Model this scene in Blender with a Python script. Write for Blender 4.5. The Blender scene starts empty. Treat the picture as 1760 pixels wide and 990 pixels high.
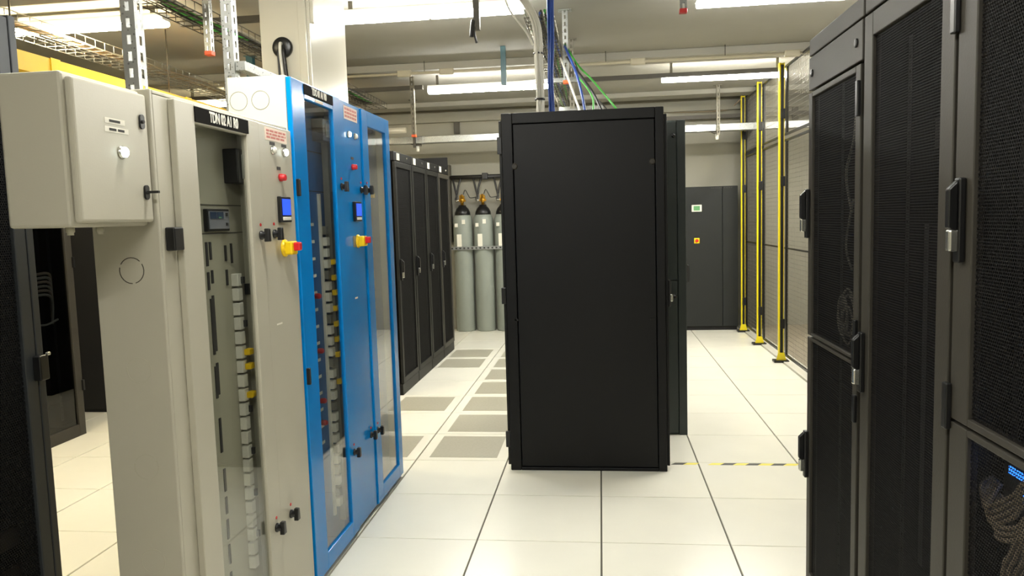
import bpy, bmesh, math, random
from mathutils import Vector, Matrix
random.seed(7)
S = bpy.context.scene
COL = S.collection

# ------------------------------------------------------------------ camera, world, exposure
cam_d = bpy.data.cameras.new('camera')
cam_d.sensor_width = 36.0
cam_d.lens = 1295.9 / 1760.0 * 36.0
cam_d.clip_start = 0.02
cam_d.clip_end = 100
cam = bpy.data.objects.new('camera', cam_d)
COL.objects.link(cam)
_r = Vector((0.99285546, 0.1157516, -0.02897603))
_u = Vector((0.0181578, 0.0934447, 0.99545888))
_f = Vector((-0.11793362, 0.98887292, -0.09067528))
m = Matrix.Identity(4)
for i in range(3):
    m[i][0], m[i][1], m[i][2] = _r[i], _u[i], -_f[i]
m[0][3], m[1][3], m[2][3] = 0.0225, -3.4907, 1.5462
cam.matrix_world = m
S.camera = cam
w = bpy.data.worlds.new('world')
S.world = w
w.use_nodes = True
w.node_tree.nodes['Background'].inputs[0].default_value = (0.9, 0.88, 0.8, 1)
w.node_tree.nodes['Background'].inputs[1].default_value = 0.02
S.view_settings.view_transform = 'Standard'
S.view_settings.look = 'None'
S.view_settings.gamma = 1.0
S.view_settings.use_curve_mapping = False
S.view_settings.exposure = 1.8
S.cycles.max_bounces = 8
S.cycles.transparent_max_bounces = 10
LAMP = 38.0                       # radiance of the lamp diffusers
LAMP_COL = (1.0, 0.985, 0.92)
LAMP_WARM = (1.0, 0.87, 0.58)


# ------------------------------------------------------------------ materials
def lin(c):
    return tuple((x / 12.92 if x <= 0.04045 else ((x + 0.055) / 1.055) ** 2.4) for x in c)


def rgb(r, g, b):
    return lin((r / 255, g / 255, b / 255))


def mat(name, col, rough=0.5, metal=0.0, noise=0.06, scale=6.0, bump=0.0, coat=0.0, spec=0.5, emit=None, estr=0.0):
    mt = bpy.data.materials.new(name)
    mt.use_nodes = True
    nt = mt.node_tree
    b = nt.nodes['Principled BSDF']
    b.inputs['Roughness'].default_value = rough
    b.inputs['Metallic'].default_value = metal
    b.inputs['Coat Weight'].default_value = coat
    b.inputs['Coat Roughness'].default_value = 0.08
    b.inputs['Specular IOR Level'].default_value = spec
    tc = nt.nodes.new('ShaderNodeTexCoord')
    nz = nt.nodes.new('ShaderNodeTexNoise')
    nz.inputs['Scale'].default_value = scale
    nz.inputs['Detail'].default_value = 4
    nt.links.new(tc.outputs['Object'], nz.inputs['Vector'])
    rp = nt.nodes.new('ShaderNodeValToRGB')
    rp.color_ramp.elements[0].position = 0.3
    rp.color_ramp.elements[1].position = 0.7
    rp.color_ramp.elements[0].color = tuple(x * (1 - noise) for x in col) + (1,)
    rp.color_ramp.elements[1].color = tuple(min(1, x * (1 + noise)) for x in col) + (1,)
    nt.links.new(nz.outputs['Fac'], rp.inputs['Fac'])
    nt.links.new(rp.outputs['Color'], b.inputs['Base Color'])
    if bump:
        n2 = nt.nodes.new('ShaderNodeTexNoise')
        n2.inputs['Scale'].default_value = 180
        nt.links.new(tc.outputs['Object'], n2.inputs['Vector'])
        bp = nt.nodes.new('ShaderNodeBump')
        bp.inputs['Strength'].default_value = bump
        bp.inputs['Distance'].default_value = 0.002
        nt.links.new(n2.outputs['Fac'], bp.inputs['Height'])
        nt.links.new(bp.outputs['Normal'], b.inputs['Normal'])
    if emit:
        b.inputs['Emission Color'].default_value = tuple(emit) + (1,)
        b.inputs['Emission Strength'].default_value = estr
    return mt


def mathn(nt, op, a, b=None):
    n = nt.nodes.new('ShaderNodeMath')
    n.operation = op
    for k, v in enumerate((a, b)):
        if v is None:
            continue
        if isinstance(v, (int, float)):
            n.inputs[k].default_value = v
        else:
            nt.links.new(v, n.inputs[k])
    return n.outputs[0]


def perf_mat(name, col, pitch, rad, rough=0.5, axes=('X', 'Z')):
    """sheet metal with staggered round holes cut right through it"""
    mt = mat(name, col, rough, 0.0, 0.1, 4)
    nt = mt.node_tree
    b = nt.nodes['Principled BSDF']
    b.inputs['Specular IOR Level'].default_value = 0.2
    tc = nt.nodes.new('ShaderNodeTexCoord')
    sp = nt.nodes.new('ShaderNodeSeparateXYZ')
    nt.links.new(tc.outputs['Object'], sp.inputs[0])
    ds = []
    for off in (0.0, 0.5):
        u = mathn(nt, 'SUBTRACT', mathn(nt, 'FRACT', mathn(nt, 'ADD', mathn(nt, 'DIVIDE', sp.outputs[axes[0]], pitch), off)), 0.5)
        v = mathn(nt, 'SUBTRACT', mathn(nt, 'FRACT', mathn(nt, 'ADD', mathn(nt, 'DIVIDE', sp.outputs[axes[1]], pitch * 1.732), off)), 0.5)
        u2 = mathn(nt, 'MULTIPLY', u, u)
        v1 = mathn(nt, 'MULTIPLY', v, 1.732)
        ds.append(mathn(nt, 'ADD', u2, mathn(nt, 'MULTIPLY', v1, v1)))
    d = mathn(nt, 'MINIMUM', ds[0], ds[1])
    hole = mathn(nt, 'LESS_THAN', d, rad * rad)
    tr = nt.nodes.new('ShaderNodeBsdfTransparent')
    mx = nt.nodes.new('ShaderNodeMixShader')
    nt.links.new(hole, mx.inputs[0])
    nt.links.new(b.outputs[0], mx.inputs[1])
    nt.links.new(tr.outputs[0], mx.inputs[2])
    nt.links.new(mx.outputs[0], nt.nodes['Material Output'].inputs['Surface'])
    return mt


def pane_mat(name, tint, ior=1.5, refl=1.0):
    mt = bpy.data.materials.new(name)
    mt.use_nodes = True
    nt = mt.node_tree
    nt.nodes.remove(nt.nodes['Principled BSDF'])
    tr = nt.nodes.new('ShaderNodeBsdfTransparent')
    tr.inputs[0].default_value = tuple(tint) + (1,)
    gl = nt.nodes.new('ShaderNodeBsdfGlossy')
    gl.inputs['Roughness'].default_value = 0.02
    gl.inputs['Color'].default_value = (refl, refl, refl, 1)
    lw = nt.nodes.new('ShaderNodeLayerWeight')
    lw.inputs['Blend'].default_value = 0.5
    fac = mathn(nt, 'ADD', mathn(nt, 'MULTIPLY', mathn(nt, 'POWER', lw.outputs['Facing'], 4.5), 0.93), 0.035)
    mx = nt.nodes.new('ShaderNodeMixShader')
    nt.links.new(fac, mx.inputs[0])
    nt.links.new(tr.outputs[0], mx.inputs[1])
    nt.links.new(gl.outputs[0], mx.inputs[2])
    nt.links.new(mx.outputs[0], nt.nodes['Material Output'].inputs['Surface'])
    return mt


def galv_mat(name, col, rough):
    mt = mat(name, col, rough, 0.6, 0.1, 12)
    nt = mt.node_tree
    b = nt.nodes['Principled BSDF']
    tc = nt.nodes.new('ShaderNodeTexCoord')
    vo = nt.nodes.new('ShaderNodeTexVoronoi')
    vo.inputs['Scale'].default_value = 70
    nt.links.new(tc.outputs['Object'], vo.inputs['Vector'])
    mr = nt.nodes.new('ShaderNodeMapRange')
    mr.inputs['To Min'].default_value = rough * 0.6
    mr.inputs['To Max'].default_value = rough * 1.5
    nt.links.new(vo.outputs['Distance'], mr.inputs['Value'])
    nt.links.new(mr.outputs[0], b.inputs['Roughness'])
    return mt


M = {}
M['tile'] = mat('floor tile laminate', rgb(236, 233, 218), 0.22, 0, 0.02, 3, spec=0.5)
M['tile_edge'] = mat('floor joint', rgb(105, 102, 92), 0.7)
M['vent'] = mat('perforated grille grey', rgb(160, 156, 138), 0.5, 0, 0.05, 60)
M['concrete'] = mat('plain floor', rgb(150, 140, 122), 0.7, 0, 0.08, 3, bump=0.2)
M['wall'] = mat('wall paint', rgb(150, 147, 134), 0.75, 0, 0.02, 1.5, bump=0.15)
M['ceil'] = mat('ceiling paint', rgb(146, 143, 133), 0.8, 0, 0.04, 2.0, bump=0.2)
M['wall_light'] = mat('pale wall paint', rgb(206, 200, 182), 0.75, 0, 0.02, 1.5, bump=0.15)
M['column'] = mat('column gloss paint', rgb(200, 195, 178), 0.22, 0, 0.015, 2, coat=0.3)
M['grey_enamel'] = mat('light grey enamel', rgb(178, 174, 158), 0.35, 0, 0.02, 3, bump=0.08)
M['cream_enamel'] = mat('cream enamel', rgb(196, 195, 176), 0.35, 0, 0.015, 3)
M['plate_grey'] = mat('inner plate grey', rgb(176, 172, 154), 0.5, 0, 0.03, 5)
M['blue'] = mat('blue gloss paint', rgb(0, 124, 200), 0.2, 0, 0.03, 4, spec=0.33)
M['blue_in'] = mat('blue inner plate', rgb(8, 84, 148), 0.4, 0, 0.05, 4)
M['black_paint'] = mat('black powder coat', rgb(9, 9, 10), 0.5, 0, 0.06, 8, bump=0.12, spec=0.28)
M['black_inner'] = mat('black interior', rgb(20, 19, 20), 0.7, 0, 0.1, 8)
M['rack_grey'] = mat('charcoal powder coat', rgb(54, 51, 45), 0.5, 0, 0.05, 8, bump=0.1, spec=0.3)
M['rack_dark'] = mat('dark grey powder coat', rgb(17, 17, 15), 0.5, 0, 0.06, 8, bump=0.1, spec=0.3)
M['green_grey'] = mat('dark green grey paint', rgb(44, 53, 51), 0.42, 0, 0.04, 6, bump=0.1)
M['ac_grey'] = mat('slate grey paint', rgb(33, 35, 34), 0.55, 0, 0.04, 5, bump=0.1, spec=0.3)
M['slate_frame'] = mat('blue grey frame paint', rgb(42, 45, 48), 0.45, 0, 0.05, 5)  # even blue-grey colour for the left-edge rack frame
M['perf'] = perf_mat('perforated black sheet', rgb(14, 12, 13), 0.0085, 0.41, 0.7)
M['perf_fine'] = perf_mat('perforated black sheet fine', rgb(13, 12, 12), 0.010, 0.38, 0.7)
M['plastic_black'] = mat('black plastic', rgb(18, 18, 19), 0.35, 0, 0.05, 10)
M['plastic_grey'] = mat('grey plastic', rgb(120, 120, 112), 0.4)
M['chrome'] = mat('satin chrome', rgb(200, 200, 192), 0.25, 0.9, 0.03, 20)
M['galv'] = galv_mat('galvanised steel', rgb(158, 160, 157), 0.34)
M['galv_dull'] = galv_mat('dull galvanised steel', rgb(120, 116, 104), 0.5)
M['steel_dark'] = mat('dark steel', rgb(74, 70, 62), 0.5, 0.3, 0.1, 10)
M['teal'] = mat('teal paint', rgb(16, 68, 76), 0.4)
M['orange'] = mat('orange plastic cap', rgb(236, 92, 40), 0.4)
M['red_cap'] = mat('red plastic cap', rgb(205, 50, 50), 0.4)
M['red'] = mat('red plastic', rgb(205, 30, 36), 0.35)
M['yellow'] = mat('yellow plastic', rgb(240, 200, 10), 0.4)
M['yellow_paint'] = mat('yellow paint', rgb(226, 206, 24), 0.3)
M['yellow_duct'] = mat('yellow fibre duct', rgb(246, 196, 30), 0.4)
M['white_plastic'] = mat('white plastic', rgb(228, 226, 214), 0.4)
M['paper'] = mat('white label', rgb(226, 222, 208), 0.6)
M['paper_pink'] = mat('warning label', rgb(232, 212, 196), 0.6)
M['ink_red'] = mat('red print', rgb(196, 120, 110), 0.7)
M['ink'] = mat('black print', rgb(50, 48, 46), 0.7)
M['ink_white'] = mat('white print', rgb(225, 222, 212), 0.6)
M['sign_black'] = mat('black engraved plate', rgb(24, 22, 20), 0.85, spec=0.1)
M['pane'] = pane_mat('clear window', (0.90, 0.91, 0.90))
M['pane_dark'] = pane_mat('smoked window', (0.5, 0.52, 0.55))
M['lamp_white'] = mat('lit white lens', (0.9, 0.95, 0.95), 0.3, emit=(0.85, 1.0, 0.97), estr=3)
M['screen_blue'] = mat('blue lcd', (0.02, 0.05, 0.6), 0.3, emit=(0.02, 0.09, 1.0), estr=0.35)
M['screen_grey'] = mat('grey panel face', rgb(140, 142, 152), 0.35)
M['screen_slate'] = mat('slate lcd', rgb(62, 78, 104), 0.2)
M['lcd_green'] = mat('green lcd', rgb(80, 130, 80), 0.3, emit=(0.3, 0.75, 0.35), estr=0.06)
M['led_blue'] = mat('blue led', (0.02, 0.1, 0.8), 0.3, emit=(0.03, 0.22, 1.0), estr=0.9)
M['cyl'] = mat('cylinder grey', rgb(140, 146, 138), 0.38, 0, 0.04, 3)
M['brass'] = mat('brass', rgb(196, 146, 52), 0.3, 0.85, 0.08, 20)
M['cable_white'] = mat('white cable', rgb(205, 202, 190), 0.45)
M['cable_blue'] = mat('blue cable', rgb(26, 62, 138), 0.4)
M['cable_green'] = mat('green cable', rgb(62, 160, 52), 0.4)
M['cable_black'] = mat('black cable', rgb(26, 25, 24), 0.45)
M['cable_grey'] = mat('grey cable', rgb(150, 144, 128), 0.5)
M['cable_braid'] = mat('taupe cable', rgb(150, 134, 112), 0.5)
M['tape_black'] = mat('black floor tape', rgb(60, 58, 52), 0.5)
M['tape_yellow'] = mat('yellow floor tape', rgb(236, 222, 90), 0.5)
M['housing'] = mat('lamp housing white', rgb(214, 214, 206), 0.35)
M['diff'] = mat('lit diffuser', (0.9, 0.9, 0.86), 0.4, emit=LAMP_COL, estr=LAMP)
M['diff_warm'] = mat('lit warm diffuser', (0.9, 0.86, 0.76), 0.4, emit=LAMP_WARM, estr=LAMP)
M['pipe'] = mat('pipe paint', rgb(170, 162, 140), 0.5)


# ------------------------------------------------------------------ mesh helpers
class MB:
    def __init__(self):
        self.bm = bmesh.new()

    def box(self, x0, x1, y0, y1, z0, z1):
        x0, x1 = min(x0, x1), max(x0, x1)
        y0, y1 = min(y0, y1), max(y0, y1)
        z0, z1 = min(z0, z1), max(z0, z1)
        v = [self.bm.verts.new(p) for p in ((x0, y0, z0), (x1, y0, z0), (x1, y1, z0), (x0, y1, z0), (x0, y0, z1), (x1, y0, z1), (x1, y1, z1), (x0, y1, z1))]
        for f in ((3, 2, 1, 0), (4, 5, 6, 7), (0, 1, 5, 4), (1, 2, 6, 5), (2, 3, 7, 6), (3, 0, 4, 7)):
            self.bm.faces.new([v[k] for k in f])
        return self

    def prism(self, prof, axis, a, b):
        """profile of 2D points (counter-clockwise) swept along axis 'X','Y' or 'Z'"""
        def p3(p, t):
            return {'X': (t, p[0], p[1]), 'Y': (p[0], t, p[1]), 'Z': (p[0], p[1], t)}[axis]
        va = [self.bm.verts.new(p3(p, a)) for p in prof]
        vb = [self.bm.verts.new(p3(p, b)) for p in prof]
        n = len(prof)
        self.bm.faces.new(va)
        self.bm.faces.new(list(reversed(vb)))
        for i in range(n):
            self.bm.faces.new((va[i], vb[i], vb[(i + 1) % n], va[(i + 1) % n]))
        return self

    def lathe(self, prof, c=(0, 0, 0), axis='Z', n=20):
        """prof: (radius, height) pairs; rings round the axis through c"""
        rings = []
        for r, h in prof:
            ring = []
            for k in range(n):
                a = 2 * math.pi * k / n
                x, y = r * math.cos(a), r * math.sin(a)
                p = {'Z': (x, y, h), 'Y': (x, h, y), 'X': (h, x, y)}[axis]
                ring.append(self.bm.verts.new((p[0] + c[0], p[1] + c[1], p[2] + c[2])))
            rings.append(ring)
        for i in range(len(rings) - 1):
            for k in range(n):
                f = self.bm.faces.new((rings[i][k], rings[i][(k + 1) % n], rings[i + 1][(k + 1) % n], rings[i + 1][k]))
                f.smooth = True
        self.bm.faces.new(list(reversed(rings[0])))
        self.bm.faces.new(rings[-1])
        return self

    def tube(self, pts, r, n=8, smooth=0):
        pts = [Vector(p) for p in pts]
        if smooth:
            q = []
            for i in range(len(pts) - 1):
                p0 = pts[max(i - 1, 0)]
                p1, p2 = pts[i], pts[i + 1]
                p3 = pts[min(i + 2, len(pts) - 1)]
                for s in range(smooth):
                    t = s / smooth
                    q.append(0.5 * ((2 * p1) + (p2 - p0) * t + (2 * p0 - 5 * p1 + 4 * p2 - p3) * t * t + (3 * p1 - p0 - 3 * p2 + p3) * t ** 3))
            q.append(pts[-1])
            pts = q
        prev = None
        up = None
        first = None
        for i, p in enumerate(pts):
            d = (pts[min(i + 1, len(pts) - 1)] - pts[max(i - 1, 0)]).normalized()
            if up is None:
                up = d.orthogonal().normalized()
            else:
                up = (up - d * up.dot(d))
                up = up.normalized() if up.length > 1e-6 else d.orthogonal().normalized()
            sd = d.cross(up)
            ring = [self.bm.verts.new(p + (up * math.cos(2 * math.pi * k / n) + sd * math.sin(2 * math.pi * k / n)) * r) for k in range(n)]
            if prev:
                for k in range(n):
                    f = self.bm.faces.new((prev[k], prev[(k + 1) % n], ring[(k + 1) % n], ring[k]))
                    f.smooth = n > 5
            else:
                first = ring
            prev = ring
        self.bm.faces.new(list(reversed(first)))
        self.bm.faces.new(prev)
        return self

    def frame(self, x0, x1, z0, z1, l, r, b, t, y0, y1):
        """rectangular frame in the XZ plane with member widths left right bottom top"""
        self.box(x0, x0 + l, y0, y1, z0, z1)
        self.box(x1 - r, x1, y0, y1, z0, z1)
        self.box(x0 + l, x1 - r, y0, y1, z0, z0 + b)
        self.box(x0 + l, x1 - r, y0, y1, z1 - t, z1)
        return self

    def build(self, name, mt, parent=None, bevel=0.0, label=None, kind=None, seg=2):
        bmesh.ops.recalc_face_normals(self.bm, faces=self.bm.faces)
        me = bpy.data.meshes.new(name)
        self.bm.to_mesh(me)
        self.bm.free()
        me.materials.append(M[mt])
        o = bpy.data.objects.new(name, me)
        COL.objects.link(o)
        if parent:
            o.parent = parent
        if bevel:
            bv = o.modifiers.new('bevel', 'BEVEL')
            bv.width = bevel
            bv.segments = seg
            bv.limit_method = 'ANGLE'
        if label:
            o['label'] = label
        if kind:
            o['kind'] = kind
        return o


def tag(o, label, cat, group=None):
    o['label'] = label
    o['category'] = cat
    if group:
        o['group'] = group
    return o


def thing(name, label, cat, loc=(0, 0, 0), rz=0.0, group=None):
    o = bpy.data.objects.new(name, None)
    o.empty_display_size = 0.1
    COL.objects.link(o)
    o.location = loc
    o.rotation_euler = (0, 0, rz)
    return tag(o, label, cat, group)


def struct(o):
    o['kind'] = 'structure'
    return o


def copy_tree(o, parent=None):
    c = o.copy()
    COL.objects.link(c)
    c.parent = parent
    for ch in list(o.children):
        copy_tree(ch, c)
    return c


def text_mesh(name, body, size, mt, parent, loc, squeeze=1.0, bold=0.0):
    """lettering in the XZ plane facing local -Y"""
    cu = bpy.data.curves.new(name, 'FONT')
    cu.body = body
    cu.size = size
    cu.align_x = 'CENTER'
    cu.align_y = 'CENTER'
    cu.extrude = 0.0006
    cu.offset = bold
    tmp = bpy.data.objects.new(name, cu)
    COL.objects.link(tmp)
    dg = bpy.context.evaluated_depsgraph_get()
    me = bpy.data.meshes.new_from_object(tmp.evaluated_get(dg))
    bpy.data.objects.remove(tmp)
    me.transform(Matrix.Translation(loc) @ Matrix.Rotation(math.pi / 2, 4, 'X') @ Matrix.Diagonal((squeeze, 1, 1, 1)))
    me.materials.clear()
    me.materials.append(M[mt])
    o = bpy.data.objects.new(name, me)
    COL.objects.link(o)
    o.parent = parent
    return o


H90 = math.pi / 2
ZC = 3.10                     # ceiling height
YB = 7.10                     # back wall
XL, XR = -6.6, 3.2            # side walls
YF = -5.2                     # wall behind the camera

# ------------------------------------------------------------------ room shell
T = 0.6
floor = struct(MB().box(XL, XR, YF, YB, -0.06, -0.012).build('floor', 'tile_edge'))
vent_spots = {(-2, j) for j in (2, 3, 4, 5, 6, 7, 8)} | {(-3, j) for j in (2, 4, 7, 8)}
GX, GY = 0.0045, 0.0022


def tile_mesh(w0, w1, name):
    b = MB()
    b.box(w0 + GX, w1 - GX, GY, T - GY, -0.012, -0.0012)
    b.box(w0 + GX + .0015, w1 - GX - .0015, GY + .0012, T - GY - .0012, -0.0012, 0.0)
    o = b.build(name, 'tile')
    return o


t0 = tile_mesh(0, T, 'floor_tile')
me_tile = t0.data
bpy.data.objects.remove(t0)
t0 = tile_mesh(0, 0.655, 'floor_tile')
me_wide = t0.data
bpy.data.objects.remove(t0)
gb = MB()
gb.box(0.075, T - 0.075, 0.06, T - 0.06, -0.0005, 0.0012)
t0 = gb.build('vent_grille', 'vent')
me_vent = t0.data
bpy.data.objects.remove(t0)
for i in range(-10, 3):
    for j in range(-8, 12):
        if j == 11 and i < -10:
            continue
        o = bpy.data.objects.new('floor_tile', me_wide if i == 2 else me_tile)
        COL.objects.link(o)
        o.parent = floor
        o.location = (i * T, j * T, 0)
        if j == 11:
            o.scale = (1, 0.82, 1)
        if (i, j) in vent_spots:
            g = bpy.data.objects.new('vent_grille', me_vent)
            COL.objects.link(g)
            g.parent = o
            g['label'] = 'grey perforated air grille'
MB().box(XL, -10 * T, YF, YB, -0.012, -0.001).build('floor_margin', 'tile', floor)
MB().box(-10 * T, 1.87, YF, -8 * T, -0.012, -0.001).build('floor_margin', 'tile', floor)
MB().box(1.862, 2.02, YF, YB, -0.012, 0.012).build('floor_curb', 'tile', floor)
MB().box(2.02, XR, YF, YB, -0.012, 0.0).build('bare_floor', 'concrete', floor)

struct(MB().box(XL, XR, YF, YB, ZC, ZC + 0.1).build('ceiling', 'ceil'))
struct(MB().box(XL, XR, YB, YB + 0.1, -0.06, ZC).build('wall_back', 'wall'))
struct(MB().box(XL - .1, XL, YF, YB, -0.06, ZC).build('wall_left', 'wall'))
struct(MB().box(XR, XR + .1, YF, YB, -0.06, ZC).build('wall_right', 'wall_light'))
struct(MB().box(XL, XR, YF - .1, YF, -0.06, ZC).build('wall_front', 'wall'))
# shallow downstand beams crossing the ceiling
for k, (y0, y1, d) in enumerate(((1.25, 1.62, .05), (3.92, 4.22, .07), (6.35, 6.65, .06))):
    struct(MB().box(XL, XR, y0, y1, ZC - d, ZC).build('trim_%d' % (k + 1), 'ceil', bevel=.006))
struct(MB().box(1.93, 2.16, 6.78, YB, 0, ZC).build('trim_4', 'ac_grey', bevel=.004))

# painted column behind the blue cabinet
col = struct(MB().box(-1.78, -1.5, .50, 1.08, 0, ZC).build('wall_column', 'column', bevel=.004))
cd = MB().box(-1.56, -1.515, .482, .5, 0, ZC)
cd.build('cable_trunking', 'column', col, bevel=.003)
MB().box(-1.5, -1.478, .50, .525, 2.62, ZC).build('conduit', 'column', col, bevel=.006)

# ------------------------------------------------------------------ electrical cabinets (facing +X)
def knob(parent, x, z, y, flip=False):
    """black quarter-turn handle; red dot above"""
    k = MB().lathe([(.017, 0), (.017, -.006), (.013, -.008), (.013, -.020)], (x, y, z), 'Y', 16).build('handle', 'plastic_black', parent)
    MB().prism([(x - .009, z + .024), (x - .013, z - .024), (x + .013, z - .024), (x + .009, z + .024)], 'Y', y - .034, y - .016).build('grip', 'plastic_black', k, bevel=.003)
    MB().lathe([(.006, 0), (.006, -.002)], (x, y, z + .038), 'Y', 10).build('mark', 'red', k)
    return k


def lamp_button(parent, x, z, y, lit, r=.013):
    k = MB().lathe([(r + .004, 0), (r + .004, -.004), (r + .001, -.006), (r + .001, -.008)], (x, y, z), 'Y', 18).build('lamp_bezel', 'chrome', parent)
    MB().lathe([(r, -.006), (r, -.012), (r * .8, -.015), (r * .3, -.016)], (x, y, z), 'Y', 18).build('lens', 'lamp_white' if lit else 'white_plastic', k)
    return k


def word_rows(b, x0, x1, z0, z1, y, rows, seed):
    rnd = random.Random(seed)
    h = (z1 - z0) / (rows * 1.6)
    for r in range(rows):
        zc = z1 - (r + .5) * (z1 - z0) / rows
        x = x0
        while x < x1 - .006:
            wd = min(rnd.uniform(.018, .045), x1 - x)
            b.box(x, x + wd, y - .0006, y, zc - h / 2, zc + h / 2)
            x += wd + .007


def sticker(parent, x0, x1, z0, z1, y, seed):
    s = MB().box(x0, x1, y - .0012, y, z0, z1).build('warning_label', 'paper_pink', parent)
    b = MB()
    word_rows(b, x0 + .012, x1 - .012, z0 + .006, z1 - .006, y - .0012, 3, seed)
    b.build('red_print', 'ink_red', s)


def e_stop(parent, x, z, y):
    k = MB().lathe([(.034, 0), (.034, -.006), (.026, -.012), (.024, -.040)], (x, y, z), 'Y', 20).build('isolator_switch', 'yellow', parent)
    MB().box(x - .030, x + .030, y - .044, y - .012, z - .026, z + .026).build('shroud', 'yellow', k, bevel=.006)
    MB().box(x - .012, x + .016, y - .068, y - .040, z - .011, z + .022).build('switch_lever', 'red', k, bevel=.005)


def lcd_meter(parent, x, z, y):
    k = MB().box(x - .048, x + .048, y - .016, y, z - .050, z + .050).build('power_meter', 'plastic_black', parent, bevel=.003)
    MB().box(x - .036, x + .038, y - .018, y - .014, z - .022, z + .040).build('screen', 'screen_blue', k)
    MB().box(x - .036, x + .038, y - .019, y - .014, z - .042, z - .029).build('button_strip', 'white_plastic', k, bevel=.002)


def glazed_door(root, x0, x1, z0, z1, wx0, wx1, wz0, wz1, y, mt, pane='pane'):
    """door slab with a window opening, its front at local y"""
    d = MB().frame(x0, x1, z0, z1, wx0 - x0, x1 - wx1, wz0 - z0, z1 - wz1, y, y + .022).build('door', mt, root, bevel=.003)
    MB().box(wx0 - .004, wx1 + .004, y + .010, y + .013, wz0 - .004, wz1 + .004).build('window_pane', pane, d)
    return d


# --- grey distribution cabinet. local x runs +Y of the room; x = Y + 1.47
tdn = thing('electrical_cabinet', 'light grey electrical cabinet with windowed door and black plate TDN 02 A1 R0', 'electrical cabinet', (-1.225, -1.47, 0), H90)
W, D, Hc = .935, .205, 1.94
b = MB()
b.box(0, .012, 0, D, 0, Hc)
b.box(W - .012, W, 0, D, 0, Hc)
b.box(.012, W - .012, 0, D, Hc - .012, Hc)
b.box(.012, W - .012, 0, D, 0, .06)
b.box(.012, W - .012, D - .01, D, .06, Hc - .012)
b.box(.012, .10, 0, .02, .06, Hc - .012)
b.build('body', 'grey_enamel', tdn, bevel=.003)
b = MB().box(.10, W - .32, .055, .065, .06, Hc - .012)
ip = b.build('mounting_plate', 'plate_grey', tdn)
MB().box(.615, .628, .0, .06, .06, Hc - .012).build('divider', 'plate_grey', tdn)
door = glazed_door(tdn, .085, .632, .03, 1.925, .195, .535, .12, 1.866, -.022, 'grey_enamel')
pl = MB().box(.192, .545, -.026, -.022, 1.872, 1.918).build('name_plate', 'sign_black', door)
pl['label'] = 'black plate reading TDN 02 A1 R0'
text_mesh('lettering', 'TDN 02 A1 R0', .046, 'ink_white', pl, (.372, -.0265, 1.895), .66, .0012)
MB().box(.028, .078, -.030, -.0, 1.484, 1.552).build('hinge', 'plastic_black', tdn, bevel=.004)
knob(door, .602, 1.515, -.022)
knob(door, .59, .421, -.022)
# right hand control panel
b = MB().box(.636, W - .004, -.018, 0, .03, 1.925)
cp = b.build('control_panel', 'grey_enamel', tdn, bevel=.003)
sticker(cp, .69, .885, 1.868, 1.916, -.018, 3)
for (x, lit) in ((.749, False), (.855, True)):
    MB().box(x - .022, x + .022, -.0195, -.018, 1.852, 1.864).build('tag', 'ink', cp)
    lamp_button(cp, x, 1.833, -.018, lit)
MB().box(.78, .812, -.0195, -.018, 1.762, 1.774).build('tag', 'ink', cp)
MB().lathe([(.015, 0), (.015, -.008), (.013, -.012), (.013, -.022), (.009, -.025)], (.804, -.018, 1.733), 'Y', 18).build('push_button', 'red', cp)
lcd_meter(cp, .812, 1.61, -.018)
e_stop(cp, .808, 1.46, -.018)
knob(cp, .724, 1.517, -.018)
knob(cp, .73, .418, -.018)
MB().box(.70, .75, -.019, -.018, 1.17, 1.176).build('tag', 'paper', cp)
# things behind the window: plate seams, meters, breakers
b = MB()
for z in (1.624, 1.528):
    b.box(.105, .612, .0535, .055, z - .0016, z + .0016)
b.build('plate_seam', 'steel_dark', ip)
mb = MB().box(.50, .60, -.0, .055, 1.70, 1.82).build('main_breaker', 'plastic_black', ip, bevel=.004)
MB().box(.525, .585, -.006, 0, 1.715, 1.80).build('breaker_window', 'plastic_grey', mb, bevel=.003)
MB().box(.545, .575, -.010, -.006, 1.722, 1.74).build('breaker_toggle', 'red', mb)
MB().box(.20, .235, .03, .055, 1.72, 1.81).build('latch', 'plastic_black', ip, bevel=.01)
ds = MB().box(.345, .495, .04, .055, 1.535, 1.61).build('controller', 'plastic_black', ip, bevel=.003)
MB().box(.354, .486, .037, .040, 1.543, 1.602).build('controller_face', 'screen_grey', ds)
MB().box(.358, .400, .035, .037, 1.577, 1.600).build('screen', 'screen_slate', ds)
MB().box(.406, .446, .035, .037, 1.577, 1.600).build('screen', 'screen_slate', ds)
MB().box(.412, .428, .034, .035, 1.579, 1.583).build('led', 'lcd_green', ds)
MB().box(.462, .474, .034, .037, 1.585, 1.597).build('button', 'ink', ds)
MB().box(.462, .474, .034, .037, 1.553, 1.563).build('button', 'ink', ds)
for (x, z0, z1) in ((.352, 1.42, 1.50), (.376, 1.44, 1.50), (.352, 1.34, 1.40), (.378, 1.36, 1.405), (.36, 1.12, 1.31), (.373, 1.13, 1.32),
                    (.36, .97, 1.08), (.372, .98, 1.09), (.366, .78, .90), (.374, .64, .72), (.374, .56, .62), (.374, .47, .54), (.374, .38, .45), (.374, .28, .35),
                    (.478, 1.43, 1.485), (.478, 1.345, 1.40), (.52, 1.42, 1.49)):
    MB().box(x - .0065, x + .0065, .052, .056, z0, z1).build('breaker_slot', 'ink', ip)
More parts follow.
